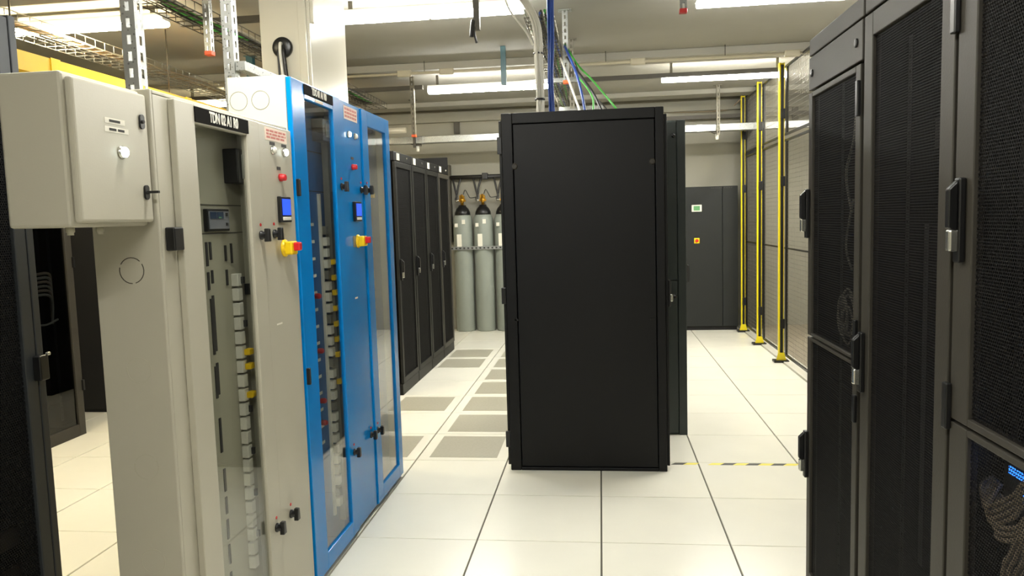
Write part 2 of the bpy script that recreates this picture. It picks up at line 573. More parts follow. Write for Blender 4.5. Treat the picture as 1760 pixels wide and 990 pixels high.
for k in range(21):
    z = 1.36 - k * .052
    e = MB().box(.508, .540, .030, .055, z - .022, z + .022).build('circuit_breaker', 'white_plastic', ip, bevel=.002)
    if k in (5, 6, 8):
        MB().box(.520, .556, .008, .030, z - .012, z + .010).build('lock_clip', 'yellow', e, bevel=.003)
    elif k % 3 == 0:
        MB().box(.530, .542, .020, .031, z - .014, z + .010).build('toggle', 'ink', e)
MB().box(.595, .614, .02, .05, 1.30, 1.34).build('relay', 'plastic_black', ip)
# round knock-outs on the end panel
for z in (1.431, 1.14, .851, .563):
    b = MB()
    for k in range(24):
        if k in (1, 9, 17):
            continue
        a0, a1 = 2 * math.pi * k / 24, 2 * math.pi * (k + 1) / 24
        pts = [(.092 + r * math.cos(a), z + r * math.sin(a)) for r, a in ((.036, a0), (.0385, a0), (.0385, a1), (.036, a1))]
        b.prism(pts, 'X', -.0008, .004)
    b.build('knockout_ring', 'steel_dark' if z > 1.4 else 'plate_grey', tdn)

# --- wall box fixed to the end of the grey cabinet; local x = Y + 1.787
bx = thing('junction_box', 'light grey enclosure with white pilot lamp fixed to the end of the cabinet', 'enclosure', (-1.252, -1.790, 1.558), H90)
W, D, Hb = .315, .168, .375
MB().box(0, W, 0, D, 0, Hb).build('body', 'grey_enamel', bx, bevel=.008)
dr = MB().box(.008, W - .004, -.022, -.001, .010, Hb - .012).build('door', 'grey_enamel', bx, bevel=.008, seg=3)
lamp_button(dr, .183, .194, -.022, True, .0135)
for (x0, x1, z) in ((.122, .205, .272), (.120, .218, .250)):
    s = MB().box(x0, x1, -.023, -.022, z - .007, z + .007).build('label_strip', 'paper', dr)
    b = MB()
    word_rows(b, x0 + .018, x1 - .018, z - .005, z + .005, -.023, 1, int(z * 1000))
    b.build('print', 'ink', s)
for z in (.285, .092):
    k = MB().prism([(.278 + .010 * math.cos(a), z + (.010 if math.sin(a) > 0 else -.010) + .010 * math.sin(a)) for a in [2 * math.pi * q / 16 for q in range(16)]], 'Y', -.028, -.022).build('lock', 'plastic_black', dr)
    MB().lathe([(.005, 0), (.005, -.006)], (.278, -.026, z), 'Y', 10).build('lock_pin', 'ink', k)
    if z < .1:
        MB().box(.2735, .2825, -.062, -.028, z - .003, z + .004).build('key', 'plastic_black', k, bevel=.001)
for (x, y) in ((.08, .065), (.28, .125)):
    MB().lathe([(.011, 0), (.011, -.012), (.008, -.014), (.008, -.020)], (x, y, 0), 'Z', 10).build('cable_gland', 'plate_grey', bx)

# --- blue distribution cabinet; local x = Y + .525
blu = thing('electrical_cabinet', 'blue fronted electrical cabinet with two windowed doors and plate TDO 01 A1 R0', 'electrical cabinet', (-1.225, -.525, 0), H90)
W, D, Hc = 1.415, .245, 2.150
b = MB()
b.box(0, .012, 0, D, 0, Hc)
b.box(W - .012, W, 0, D, 0, Hc)
b.box(.012, W - .012, 0, D, Hc - .012, Hc)
b.box(.012, W - .012, 0, D, 0, .02)
b.box(.012, W - .012, D - .01, D, .02, Hc - .012)
b.build('body', 'cream_enamel', blu, bevel=.002)
for (x0, x1) in ((.012, .575), (.915, W - .012)):
    MB().box(x0, x1, .055, .065, .02, Hc - .012).build('mounting_plate', 'blue_in', blu)
MB().box(.572, .584, 0, .06, .02, Hc - .012).build('divider', 'blue_in', blu)
MB().box(.905, .915, 0, .06, .02, Hc - .012).build('divider', 'blue_in', blu)
MB().box(.5, .572, .02, .05, .1, 2.0).build('cable_duct', 'plastic_grey', blu)
d1 = glazed_door(blu, 0, .572, .022, 2.143, .135, .475, .10, 2.075, -.024, 'blue')
d2 = glazed_door(blu, .902, W, .022, 2.143, 1.00, 1.335, .10, 2.062, -.024, 'blue')
c2 = MB().box(.578, .896, -.016, 0, .022, 2.143).build('control_panel', 'blue', blu, bevel=.003)
pl = MB().box(.13, .472, -.028, -.024, 2.095, 2.136).build('name_plate', 'sign_black', d1)
pl['label'] = 'black plate reading TDO 01 A1 R0'
text_mesh('lettering', 'TDO 01 A1 R0', .042, 'ink_white', pl, (.30, -.0285, 2.116), .66, .0012)
MB().box(.255, .345, -.026, -.024, 2.079, 2.091).build('label_strip', 'paper', d1)
knob(d1, .545, 1.725, -.024)
knob(d1, .54, .428, -.024)
knob(c2, .865, 1.72, -.016)
knob(c2, .84, .427, -.016)
knob(d2, .945, 1.722, -.024)
knob(d2, .94, .425, -.024)
sticker(c2, .648, .850, 2.060, 2.125, -.016, 8)
for (x, lit) in ((.70, True), (.80, False)):
    lamp_button(c2, x, 1.988, -.016, lit)
MB().box(.725, .765, -.0175, -.016, 1.868, 1.880).build('tag', 'ink', c2)
MB().lathe([(.015, 0), (.015, -.008), (.013, -.012), (.013, -.022), (.009, -.025)], (.742, -.016, 1.83), 'Y', 18).build('push_button', 'red', c2)
lcd_meter(c2, .765, 1.608, -.016)
e_stop(c2, .77, 1.458, -.016)
MB().box(.70, .765, -.018, -.016, 1.43, 1.485).build('clear_plate', 'plastic_grey', c2)
MB().box(.69, .73, -.017, -.016, 1.17, 1.178).build('tag', 'paper', c2)
for z in (1.70, .92):
    MB().box(-.004, .012, -.040, -.024, z - .035, z + .035).build('hinge', 'plastic_black', d1, bevel=.003)
# breaker column behind the first window
pp = [c for c in blu.children if c.name.startswith('mounting_plate')]
ip = pp[0]
MB().box(.425, .445, .045, .055, .15, 1.69).build('busbar_cover', 'white_plastic', ip)
mbk = MB().box(.40, .52, .0, .055, 1.93, 2.03).build('main_breaker', 'plastic_black', ip, bevel=.004)
MB().box(.43, .49, -.005, 0, 1.95, 2.01).build('breaker_window', 'plastic_grey', mbk)
for k in range(26):
    z = 1.52 - k * .0525
    e = MB().box(.445, .488 if k % 2 else .478, .026, .055, z - .020, z + .020).build('circuit_breaker', 'white_plastic' if k % 4 else 'plastic_grey', ip, bevel=.002)
for z in (1.369, 1.294, 1.223, 1.147, 1.072, .998, .924, .792):
    e = MB().box(.485, .535, .006, .028, z - .013, z + .013).build('lock_clip', 'yellow', ip, bevel=.003)
    MB().box(.49, .51, .001, .006, z - .006, z + .006).build('clip_tab', 'yellow', e)
for z in (1.222, .968, .734, .630):
    MB().lathe([(.013, .055), (.013, .035), (.008, .028)], (.342, 0, z), 'Y', 12).build('indicator', 'red', ip)
for k in range(14):
    z = 1.549 - k * .078
    MB().box(.325, .365, .0535, .055, z - .007, z + .007).build('circuit_label', 'paper', ip)
b = MB()
for z in (1.88, 1.70):
    b.box(.02, .57, .0535, .055, z - .002, z + .002)
b.build('plate_seam', 'ink', ip)
ip = pp[1]
MB().box(1.13, 1.15, .045, .055, .25, 1.95).build('busbar_cover', 'plastic_grey', ip)
for k in range(26):
    z = 1.78 - k * .058
    if k % 5 == 3:
        continue
    MB().box(1.15, 1.19, .030, .055, z - .020, z + .020).build('circuit_breaker', 'plastic_grey', ip, bevel=.002)
    if k % 3 == 0:
        MB().box(1.02, 1.05, .0535, .055, z - .007, z + .007).build('circuit_label', 'paper', ip)
MB().box(1.19, 1.22, .02, .035, 1.69, 1.715).build('lock_clip', 'yellow', ip)
for (x, z) in ((.062, 2.055), (.155, 2.055)):
    b = MB()
    for k in range(24):
        a0, a1 = 2 * math.pi * k / 24, 2 * math.pi * (k + 1) / 24
        pts = [(.045 + x + r * math.cos(a), z + r * math.sin(a)) for r, a in ((.036, a0), (.0385, a0), (.0385, a1), (.036, a1))]
        b.prism(pts, 'X', -.0008, .004)
    b.build('knockout_ring', 'plastic_grey', blu)

# ------------------------------------------------------------------ server racks
def swing_handle(parent, x, z, y, tip=True):
    """long black swing handle with a satin key barrel below"""
    h = MB().box(x - .014, x + .014, y - .016, y, z - .11, z + .08).build('handle', 'plastic_black', parent, bevel=.004)
    MB().prism([(y - .016, z + .075), (y - .036, z + .055), (y - .036, z - .03), (y - .016, z - .05)], 'X', x - .010, x + .010).build('grip', 'plastic_black', h, bevel=.003)
    if tip:
        MB().box(x - .011, x + .011, y - .034, y - .012, z - .085, z - .035).build('key_barrel', 'chrome', h, bevel=.005)
    return h


def carcass(root, W, D, H, mt, inner='black_inner'):
    b = MB()
    b.box(0, .03, .03, D, 0, H)
    b.box(W - .03, W, .03, D, 0, H)
    b.box(.03, W - .03, D - .02, D, 0, H)
    b.box(.03, W - .03, .03, D - .02, H - .03, H)
    b.box(.03, W - .03, .03, D - .02, 0, .05)
    return b.build('body', mt, root, bevel=.003)


def rails(root, W, z0, z1, y):
    for x in (.07, W - .10):
        r = MB().box(x, x + .03, y, y + .04, z0, z1).build('mounting_rail', 'rack_dark', root)
        b = MB()
        n = int((z1 - z0) / .044)
        for k in range(n):
            z = z0 + .02 + k * .044
            b.box(x + .011, x + .019, y - .0012, y, z - .004, z + .004)
        b.build('rail_holes', 'chrome', r, kind='stuff')


def perf_door(root, x0, x1, z0, z1, y, frame_mt, perf_mt, fw=.055, fb=None, ft=None):
    fb = fw if fb is None else fb
    ft = fw if ft is None else ft
    d = MB().frame(x0, x1, z0, z1, fw, fw, fb, ft, y, y + .026).build('door', frame_mt, root, bevel=.003)
    MB().box(x0 + fw - .003, x1 - fw + .003, y + .010, y + .0115, z0 + fb - .003, z1 - ft + .003).build('perforated_panel', perf_mt, d)
    return d


XRK = .836
def right_rack(y_far, label, kind):
    r = thing('server_rack', label, 'server rack', (XRK, y_far, 0), -H90, 'black racks along the right side')
    W, D, H = .612, .96, 2.2
    carcass(r, W, D, H, 'rack_dark')
    cap = MB().box(.004, W - .004, -.002, .03, 2.134, 2.198).build('top_cap', 'rack_grey', r, bevel=.004)
    rails(r, W, .12, 2.05, .10)
    if kind == 'far':
        p = MB().box(.006, W - .006, -.004, .028, 2.004, 2.128).build('fixed_panel', 'rack_grey', r, bevel=.003)
        for x in (.05, W - .06):
            MB().lathe([(.014, 0), (.014, -.004), (.006, -.005)], (x, -.004, 2.066), 'Y', 14).build('quarter_lock', 'plastic_black', p)
        du = perf_door(r, .006, W - .02, 1.058, 1.996, -.004, 'rack_grey', 'perf_fine', .045, .012, .02)
        dl = perf_door(r, .006, W - .02, .05, 1.050, -.004, 'rack_grey', 'perf_fine', .045, .045, .012)
        swing_handle(du, .022, 1.55, -.004)
        swing_handle(dl, .022, .59, -.004)
        for z in (1.89, 1.14):
            MB().box(W - .034, W - .014, -.016, -.004, z - .055, z + .055).build('hinge', 'plastic_black', du, bevel=.003)
        MB().box(W - .034, W - .014, -.016, -.004, .86, .95).build('hinge', 'plastic_black', dl, bevel=.003)
    elif kind == 'mid':
        d = perf_door(r, .006, W - .006, .05, 2.126, -.004, 'rack_grey', 'perf', .07)
        swing_handle(d, .036, 1.085, -.004)
        ps = MB().box(.205, .235, .10, .13, .5, 1.5).build('power_strip', 'black_inner', r)
        b = MB()
        for k in range(30):
            b.box(.217, .223, .0985, .10, .53 + k * .033, .536 + k * .033)
        b.build('outlet_marks', 'chrome', ps, kind='stuff')
    else:
        du = perf_door(r, .006, W - .006, 1.052, 2.126, -.004, 'rack_grey', 'perf', .085, .018, .085)
        dl = perf_door(r, .006, W - .006, .05, 1.044, -.004, 'rack_grey', 'perf', .085, .085, .016)
        swing_handle(du, .05, 1.53, -.004)
        for z in (1.99, 1.08):
            MB().box(-.008, .016, -.018, -.004, z - .055, z + .055).build('hinge', 'plastic_black', du, bevel=.003)
    return r


ra = right_rack(-.40, 'charcoal rack with two half-height doors, farthest on the right beside the fence', 'far')
rb = right_rack(-1.017, 'charcoal rack with one tall perforated door, between the two split-door racks', 'mid')
rc = right_rack(-1.634, 'charcoal rack with blue lights and looped cables behind its lower door', 'near')
# what is seen inside the racks
loc = MB()
loc.tube([(.872, -.83, 1.86), (.872, -.812, 1.779), (.872, -.735, 1.668), (.872, -.80, 1.536)], .0045, 6, 6)
loc.tube([(.876, -.80, 1.58), (.874, -.735, 1.425), (.874, -.80, 1.339)], .0035, 6, 6)
tag(loc.build('loose_cable', 'cable_grey'), 'thin grey cable hanging behind the upper door of the farthest right rack', 'cable')
loc = MB()
for k in range(5):
    cx, cz, rr = -.73 + .02 * math.sin(k * 2), 1.165 + .025 * math.cos(k * 1.7), .055 + .006 * k
    loc.tube([(.866 + .006 * k, cx + rr * .9 * math.cos(a), cz + rr * math.sin(a)) for a in [2 * math.pi * q / 18 for q in range(19)]], .0035, 6)
tag(loc.build('coiled_cable', 'cable_grey'), 'coil of thin grey cable low behind the upper door of the farthest right rack', 'cable')
bd = thing('cable_bundle', 'looped taupe cables behind the lower door of the nearest right rack', 'cable', (.875, -1.78, .3))
for k in range(4):
    MB().tube([(.03, .085 - .012 * k, .625), (.0, .070 - .010 * k, .612 - .012 * k), (-.004 + .004 * k, .034, .578 - .014 * k), (.0, -.065, .640 - .016 * k), (.0, -.10, .676 - .016 * k), (.0, -.20, .70 - .016 * k)], .0058, 8, 6).build('cable', 'cable_braid', bd)
for k in range(3):
    MB().tube([(.03, .045 - .012 * k, .60), (.006, .034 - .012 * k, .56 - .012 * k), (.004, -.003, .545 - .014 * k), (.004, -.071, .572 - .014 * k), (.004, -.105, .606 - .014 * k), (.0, -.2, .66)], .0058, 8, 6).build('cable', 'cable_braid', bd)
for k in range(4):
    MB().tube([(.008 * k, -.16, .64), (.006, -.10 - .012 * k, .594), (.004, -.052 - .022 * k, .508), (.004, -.021 - .022 * k, .441), (.006, .0 - .022 * k, .2), (.006, .0 - .022 * k, -.2)], .0058, 8, 6).build('cable', 'cable_braid', bd)
sv = thing('server', 'black server with blue lit front inside the nearest right rack', 'server', (.925, -1.96, .86))
MB().box(0, .55, -.13, .26, 0, .13).build('chassis', 'black_inner', sv, bevel=.003)
for k in range(12):
    MB().box(-.004, 0, -.12 + k * .030, -.098 + k * .030, .088, .104).build('status_light', 'led_blue', sv)
for k in range(6):
    MB().box(-.004, 0, -.06 + k * .045, -.036 + k * .045, .044, .058).build('status_light', 'led_blue', sv)
sv2 = thing('server', 'grey server unit high inside the tall-door right rack', 'server', (1.0, -1.52, 1.72))
MB().box(0, .5, 0, .40, 0, .085).build('chassis', 'rack_grey', sv2, bevel=.003)
MB().box(-.004, 0, .03, .30, .02, .065).build('bezel', 'plastic_grey', sv2)

# --- central rack: its end panel faces the camera
cr = thing('server_rack', 'black rack with plain side panel standing alone in the centre of the room', 'server rack', (-.08, 1.021, 0))
X0, X1, HC = -.473, .478, 2.172
b = MB()
b.frame(X0, X1, 0, HC, .065, .05, .02, .062, 0, .03)
b.box(X0, X0 + .04, .03, .76, 0, HC)
b.box(X1 - .04, X1, .03, .76, 0, HC)
b.box(X0 + .04, X1 - .04, .03, .76, HC - .04, HC)
b.box(X0 + .04, X1 - .04, .03, .76, 0, .05)
b.box(X0 + .04, X1 - .04, .74, .76, .05, HC - .04)
b.build('frame', 'black_paint', cr, bevel=.004)
sp = MB().box(X0 + .069, X1 - .054, .006, .026, .024, HC - .066).build('side_panel', 'black_paint', cr, bevel=.003)
for (x, z) in ((-.40, 1.86), (.409, 1.86), (-.413, .937), (.402, .93)):
    if z > 1:
        q = MB().lathe([(.019, .006), (.019, .002), (.013, -.001)], (x, 0, z), 'Y', 16).build('panel_latch', 'rack_grey', sp)
        MB().box(x - .003, x + .003, -.004, 0, z - .010, z + .010).build('latch_slot', 'ink', q)
    else:
        MB().box(x - .014, x + .014, .0, .007, z - .007, z + .007).build('panel_latch', 'rack_dark', sp, bevel=.002)
MB().box(X0 - .018, X0 - .002, .02, .74, .03, HC - .04).build('door', 'rack_dark', cr, bevel=.003)
rd = MB().box(X1 + .002, X1 + .018, .02, .74, .03, HC - .04).build('door', 'black_paint', cr, bevel=.003)
for z in (1.985, 1.085, .195):
    MB().box(X0 - .028, X0 - .0, .0, .02, z - .05, z + .05).build('hinge', 'plastic_black', cr, bevel=.003)
hd = MB().box(X1 + .018, X1 + .034, .03, .06, 1.00, 1.16).build('handle', 'plastic_black', rd, bevel=.005)
MB().box(X1 + .030, X1 + .046, .03, .055, 1.03, 1.075).build('key_barrel', 'chrome', hd, bevel=.005)
# --- taller, deeper green-grey rack behind it
gr = thing('server_rack', 'dark green grey rack peeping out behind the central black rack', 'server rack', (.04, 1.80, 0))
b = MB().box(-.54, .56, .03, .80, 0, 2.185)
b.build('body', 'green_grey', gr, bevel=.004)
MB().box(-.53, .505, .004, .03, 1.098, 2.175).build('side_panel', 'green_grey', gr, bevel=.003)
MB().box(-.53, .505, .004, .03, .01, 1.092).build('side_panel', 'green_grey', gr, bevel=.003)
MB().box(.509, .565, .0, .03, 0, 2.185).build('corner_post', 'green_grey', gr, bevel=.003)
for z in (2.081, .98):
    MB().lathe([(.014, .004), (.014, -.002), (.006, -.014)], (.485, 0, z), 'Y', 14).build('panel_lock', 'plastic_black', gr)
# --- row of four racks along the left aisle (facing +X)
LX = -1.76
for k in range(4):
    r = thing('server_rack', 'black perforated rack in the left aisle, %s the blue cabinet' % ('nearest', 'second from', 'third from', 'fourth and farthest from')[k], 'server rack', (LX, 3.0 + .6 * k, 0), H90, 'four black racks along the left aisle')
    W, D, H = .594, .95, 2.175
    carcass(r, W, D, H, 'black_paint')
    MB().box(.004, W - .004, 0, .03, 0, .10).build('plinth', 'rack_dark', r, bevel=.003)
    MB().box(.004, W - .004, 0, .03, 2.09, 2.17).build('top_cap', 'black_paint', r, bevel=.003)
    d = perf_door(r, .008, W - .008, .106, 2.084, -.008, 'rack_dark' if k < 3 else 'rack_grey', 'perf_fine', .05)
    swing_handle(d, .055, 1.14, -.008)
    MB().box(.10, .19, -.003, 0, 2.10, 2.16).build('rack_label', 'paper', r)
    MB().lathe([(.010, 0), (.010, -.005)], (.45, 0, 2.135), 'Y', 12).build('quarter_lock', 'chrome', r)
MB_end = MB().box(-2.7, LX - .01, 5.41, 5.44, 0, 2.30)
tag(MB_end.build('end_panel', 'black_paint', bevel=.003), 'tall thin black panel closing the left aisle rack row before the cylinders', 'panel')

# --- near rack at the left edge (facing +X)
ra = thing('server_rack', 'dark perforated rack at the left edge beside the grey enclosure', 'server rack', (-1.73, -2.53, 0), H90)
W, D, H = 1.20, .9, 2.2
carcass(ra, W, D, H, 'slate_frame')
d = MB().frame(.01, 1.165, .05, 2.19, .06, .045, .06, .03, -.004, .024).build('door', 'slate_frame', ra, bevel=.003)
MB().box(.067, 1.123, .008, .0095, .107, 2.163).build('perforated_panel', 'perf', d)
MB().box(1.172, W, -.002, .03, 0, H).build('corner_post', 'slate_frame', ra, bevel=.003)
h = MB().box(1.148, 1.186, -.03, -.004, 1.09, 1.168).build('handle', 'plastic_black', d, bevel=.004)
MB().box(1.175, 1.188, -.038, -.026, 1.166, 1.176).build('key_barrel', 'chrome', h, bevel=.003)
for z in (.62, .50, .36):
    MB().box(1.0, 1.10, .05, .075, z - .03, z + .03).build('blanking_plate', 'plastic_black', ra)
# --- glazed rack further back on the left (facing +X)
rg = thing('server_rack', 'dark glazed rack with cables behind its door, beyond the grey cabinet', 'server rack', (-3.94, 1.17, 0), H90)
W, D, H = .60, .9, 2.1
carcass(rg, W, D, H, 'rack_dark')
d = MB().frame(0, W, .0, 2.095, .07, .07, .09, .08, -.004, .026).build('door', 'rack_grey', rg, bevel=.003)
MB().box(.068, W - .068, .010, .013, .088, 2.017).build('window_pane', 'pane_dark', d)
for z in (1.32, .38):
    MB().box(W - .012, W + .006, -.018, -.004, z - .04, z + .04).build('hinge', 'plastic_black', d)
rails(rg, W, .12, 2.0, .12)
for k in range(6):
    MB().tube([(.12, .10, 1.22 - .03 * k), (.30, .06, 1.25 - .03 * k), (.44, .07, 1.24 - .035 * k), (.47, .10, 1.12 - .05 * k)], .010, 8, 5).build('cable', 'cable_grey' if k % 2 else 'cable_braid', rg)
MB().tube([(.15, .08, .92), (.32, .05, .88), (.5, .08, .90)], .008, 8, 5).build('cable', 'cable_grey', rg)
# --- black rack end beyond it
rx = thing('server_rack', 'black rack end panel seen in the gap left of the grey cabinet', 'server rack', (-4.5, 2.39, 0))
MB().box(-.5, .52, .02, .8, 0, 2.1).build('body', 'black_inner', rx, bevel=.003)
MB().box(-.47, .49, .0, .02, .03, 2.07).build('side_panel', 'black_inner', rx, bevel=.003)

# ------------------------------------------------------------------ gas cylinders on the back wall
def cylinder(x, label):
    c = thing('gas_cylinder', label, 'gas cylinder', (x, 6.93, 0), 0, 'grey gas cylinders against the back wall')
    MB().lathe([(.120, 0), (.134, .015), (.134, 1.545), (.128, 1.585), (.112, 1.62), (.085, 1.65)], n=28).build('tank', 'cyl', c)
    MB().lathe([(.112, 1.60), (.108, 1.66), (.085, 1.71), (.055, 1.74), (.05, 1.76)], n=20).build('cap', 'plastic_black', c)
    v = MB().lathe([(.022, 1.76), (.022, 1.80), (.034, 1.81), (.034, 1.85), (.018, 1.86), (.018, 1.90), (.010, 1.91)], n=14)
    v.box(-.05, .05, -.014, .014, 1.81, 1.84).box(-.035, -.015, -.016, .016, 1.84, 1.90).box(.015, .035, -.016, .016, 1.84, 1.89)
    v.build('valve', 'brass', c)
    for (a, b_, z0, z1) in ((-.065, .0, 1.17, 1.36), (.01, .055, 1.50, 1.56), (-.09, -.05, 1.46, 1.51)):
        MB().box(a, b_, -.139, -.118, z0, z1).build('cylinder_label', 'paper', c)
    return c


for x, l in ((-1.885, 'grey gas cylinder with brass valve, next to the black rack row'), (-1.595, 'grey gas cylinder with brass valve, middle of the three'), (-1.305, 'grey gas cylinder with brass valve, half hidden by the central rack')):
    cylinder(x, l)
bar = thing('retaining_bar', 'galvanised bar strapping the gas cylinders to the wall', 'bar', (-1.6, 6.79, 1.145))
MB().box(-.45, .45, -.012, -.002, 0, .045).build('bar', 'galv', bar)
for k in range(16):
    MB().box(-.43 + k * .056, -.405 + k * .056, -.0135, -.012, .012, .032).build('slot', 'ink', bar)
mf = thing('gas_manifold', 'black manifold pipe with hoses feeding the gas cylinders', 'manifold', (-1.6, 7.0, 2.15))
MB().tube([(-.46, 0, .0), (.5, 0, .0)], .030, 12).build('header_pipe', 'cable_black', mf)
MB().box(.0, .08, -.05, .05, -.04, .05).build('coupling', 'plastic_black', mf, bevel=.008)
for k, x in enumerate((-.285, .005, .295)):
    MB().tube([(x - .13, -.02, -.02), (x - .10, -.05, -.14), (x - .075, -.06, -.26), (x - .09, -.07, -.31), (x - .05, -.07, -.325)], .014, 8, 5).build('hose', 'cable_black', mf)
    MB().tube([(x + .0 - .02, -.02, -.02), (x - .05, -.05, -.13), (x - .07, -.06, -.24)], .014, 8, 5).build('hose', 'cable_black', mf)
    MB().tube([(x + .02, -.07, -.24), (x + .05, -.08, -.18), (x + .09, -.08, -.25), (x + .12, -.08, -.29), (x + .2, -.07, -.28)], .006, 6, 5).build('pilot_line', 'cable_black', mf)
    MB().tube([(x - .095, -.075, -.325), (x - .045, -.075, -.325)], .016, 10).build('elbow', 'chrome', mf)
tag(MB().box(-2.10, -2.055, 6.98, 7.09, 1.25, 2.33).build('wall_post', 'steel_dark'), 'dark steel post on the back wall left of the gas cylinders', 'post')

# ------------------------------------------------------------------ air conditioner
ac = thing('air_conditioner', 'dark grey floor-standing air conditioner against the back wall', 'air conditioner', (1.49, 6.68, 0))
MB().box(-.36, .32, .02, .40, .05, 1.90).build('body', 'ac_grey', ac, bevel=.005)
MB().box(-.35, .31, .03, .39, 0, .05).build('plinth', 'black_inner', ac)
dd = MB().box(-.357, .118, -.004, .018, .055, 1.895).build('door', 'ac_grey', ac, bevel=.004)
MB().box(.124, .317, -.004, .018, .055, 1.895).build('side_door', 'ac_grey', ac, bevel=.004)
disp = MB().box(-.275, -.145, -.022, -.004, 1.575, 1.665).build('display', 'white_plastic', dd, bevel=.006)
MB().box(-.250, -.170, -.024, -.022, 1.59, 1.65).build('lcd', 'lcd_green', disp)
sw = MB().box(-.245, -.175, -.016, -.004, 1.16, 1.23).build('isolator_switch', 'yellow', dd, bevel=.004)
MB().lathe([(.022, -.014), (.022, -.024), (.012, -.032)], (-.21, 0, 1.195), 'Y', 14).build('switch_knob', 'red', sw)
MB().box(-.34, -.315, -.03, -.004, .66, .88).build('handle', 'plastic_black', dd, bevel=.006)
b = MB()
for k in range(6):
    b.box(-.02 + k * .024, -.003 + k * .024, -.006, -.004, 1.87, 1.886)
b.build('lettering', 'ink', dd)
b = MB()
for k in range(4):
    b.box(.14 + k * .03, .158 + k * .03, -.006, -.004, 1.87, 1.886)
b.build('lettering', 'ink', ac)

# ------------------------------------------------------------------ safety fence with yellow posts
PY = (6.53, 5.53, 4.46, 2.98, 1.95, .9)
fence = thing('safety_fence', 'black wire mesh safety fence on yellow posts along the right side', 'fence', (1.845, 3.4, 0))
for k, y in enumerate(PY):
    b = MB()
    zt = 3.02 if k < 3 else 2.29
    b.box(-.026, -.012, -.022, .022, .024, zt)
    b.box(.019, .025, -.022, .022, .024, zt)
    b.box(-.012, .019, .010, .022, .024, zt)
    b.prism([(-.05, .024), (.05, .024), (.03, .10), (-.03, .10)], 'Y', -.030, -.0225)
    p = b.build('fence_post', 'yellow_paint', fence, bevel=.002, label='yellow post with black channel')
    p.location = (0, y - 3.4, 0)
    MB().box(-.0115, .0185, -.018, .009, .10, zt - .02).build('channel', 'plastic_black', p)
    MB().box(-.075, .075, -.055, .055, .0, .024).build('foot_plate', 'plastic_black', p, bevel=.004)
    for z in (.40, 1.85, 2.52)[:3 if k < 3 else 2]:
        MB().box(-.014, .034, -.030, -.010, z - .05, z + .05).build('clamp', 'plastic_black', p, bevel=.004)


def wire_panel(y0, y1, z0, z1):
    L, Hh = y1 - y0, z1 - z0
    b = MB()
    b.box(-.010, .010, 0, L, 0, .02).box(-.010, .010, 0, L, Hh - .02, Hh).box(-.010, .010, 0, .02, .02, Hh - .02).box(-.010, .010, L - .02, L, .02, Hh - .02)
    t = b.build('fence_panel', 'plastic_black', fence)
    t.location = (.055, y0 - 3.4, z0)
    b = MB()
    s = .0012
    n = int(L / .044)
    for k in range(1, n):
        y = k * L / n
        b.box(-s, s, y - s, y + s, .02, Hh - .02)
    n = int(Hh / .044)
    for k in range(1, n):
        z = k * Hh / n
        b.box(-s + .003, s + .003, .02, L - .02, z - s, z + s)
    b.build('wire_mesh', 'galv_dull', t, kind='stuff')
    if Hh > 1.5:
        MB().box(-.006, .006, .02, L - .02, 1.105, 1.121).build('mid_rail', 'plastic_black', t)


ends = (YB - .33,) + PY
for k in range(6):
    wire_panel(ends[k + 1] + .004, ends[k] - .004, .06, 2.27)
    if k > 3:
        continue
    wire_panel(ends[k + 1] + .004, ends[k] - .004, 2.31, 3.0)

# ------------------------------------------------------------------ hazard tape on the floor
tp = thing('hazard_tape', 'worn yellow and black hazard tape strip on the white floor', 'tape', (.43, 1.155, 0))
x = 0.0
for k in range(10):
    wd = .075
    if k != 2:
        MB().prism([(x, 0), (x + wd, 0), (x + wd + .03, .035), (x + .03, .035)], 'Z', .0002, .0010).build('stripe', 'tape_black' if k % 2 == 0 else 'tape_yellow', tp)
    x += wd

# ------------------------------------------------------------------ ceiling lamps
def lamp(xc, y, z, L, label, warm=False, rot=0.0, name='ceiling_lamp', parts=1):
    t = thing(name, label, 'ceiling lamp', (xc, y, z), rot, 'linear ceiling lamps')
    MB().box(-L / 2, L / 2, -.045, .045, .034, .085).build('housing', 'housing', t, bevel=.006)
    seg = L / parts
    for k in range(parts):
        a = -L / 2 + k * seg + .008
        e = a + seg - .016
        prof = [(-.055, .034), (-.052, .016), (-.034, .003), (0, 0), (.034, .003), (.052, .016), (.055, .034)]
        MB().prism(prof, 'X', a, e).build('diffuser', 'diff_warm' if warm else 'diff', t, bevel=.006)
    for sx in (-.42, .42):
        MB().box(sx * L - .012, sx * L + .012, -.012, .012, .085, ZC - z).build('hanger', 'galv_dull', t)
    return t


LZ = 2.935
lamp(-1.12, 1.74, LZ, 1.32, 'long lit lamp near the top centre, beside the white column', parts=2)
lamp(1.40, 1.88, LZ, 1.42, 'lit lamp at the top right edge above the right racks')
lamp(-3.48, 1.46, LZ - .02, 1.22, 'lit lamp at the upper left above the yellow duct', warm=True)
lamp(-1.12, 4.52, LZ - .04, 1.30, 'double lit lamp hanging above the left aisle beyond the column', parts=2)
lamp(1.30, 4.56, LZ - .035, 1.26, 'lit lamp hanging beside the mesh fence', rot=.02)
lamp(-3.95, 4.6, LZ - .05, 1.22, 'far lit lamp low on the left behind the grey cabinet top', warm=True)
lamp(2.66, 4.9, LZ, 1.3, 'added unseen lamp on the far side of the mesh fence', rot=H90)  # added fill, hidden by the right racks, brightens the bay behind the mesh
lamp(-1.12, -1.3, LZ, 1.30, 'added out-of-view lamp over the left cabinets before the camera')  # added out of view to light the cabinets and near floor
lamp(-.05, -3.9, LZ, 1.30, 'added out-of-view lamp overhead behind the camera')  # added behind the camera to light the foreground
lamp(-3.45, -1.4, LZ, 1.22, 'added out-of-view lamp overhead at the left before the camera', warm=True)  # added out of view as warm fill for the left side

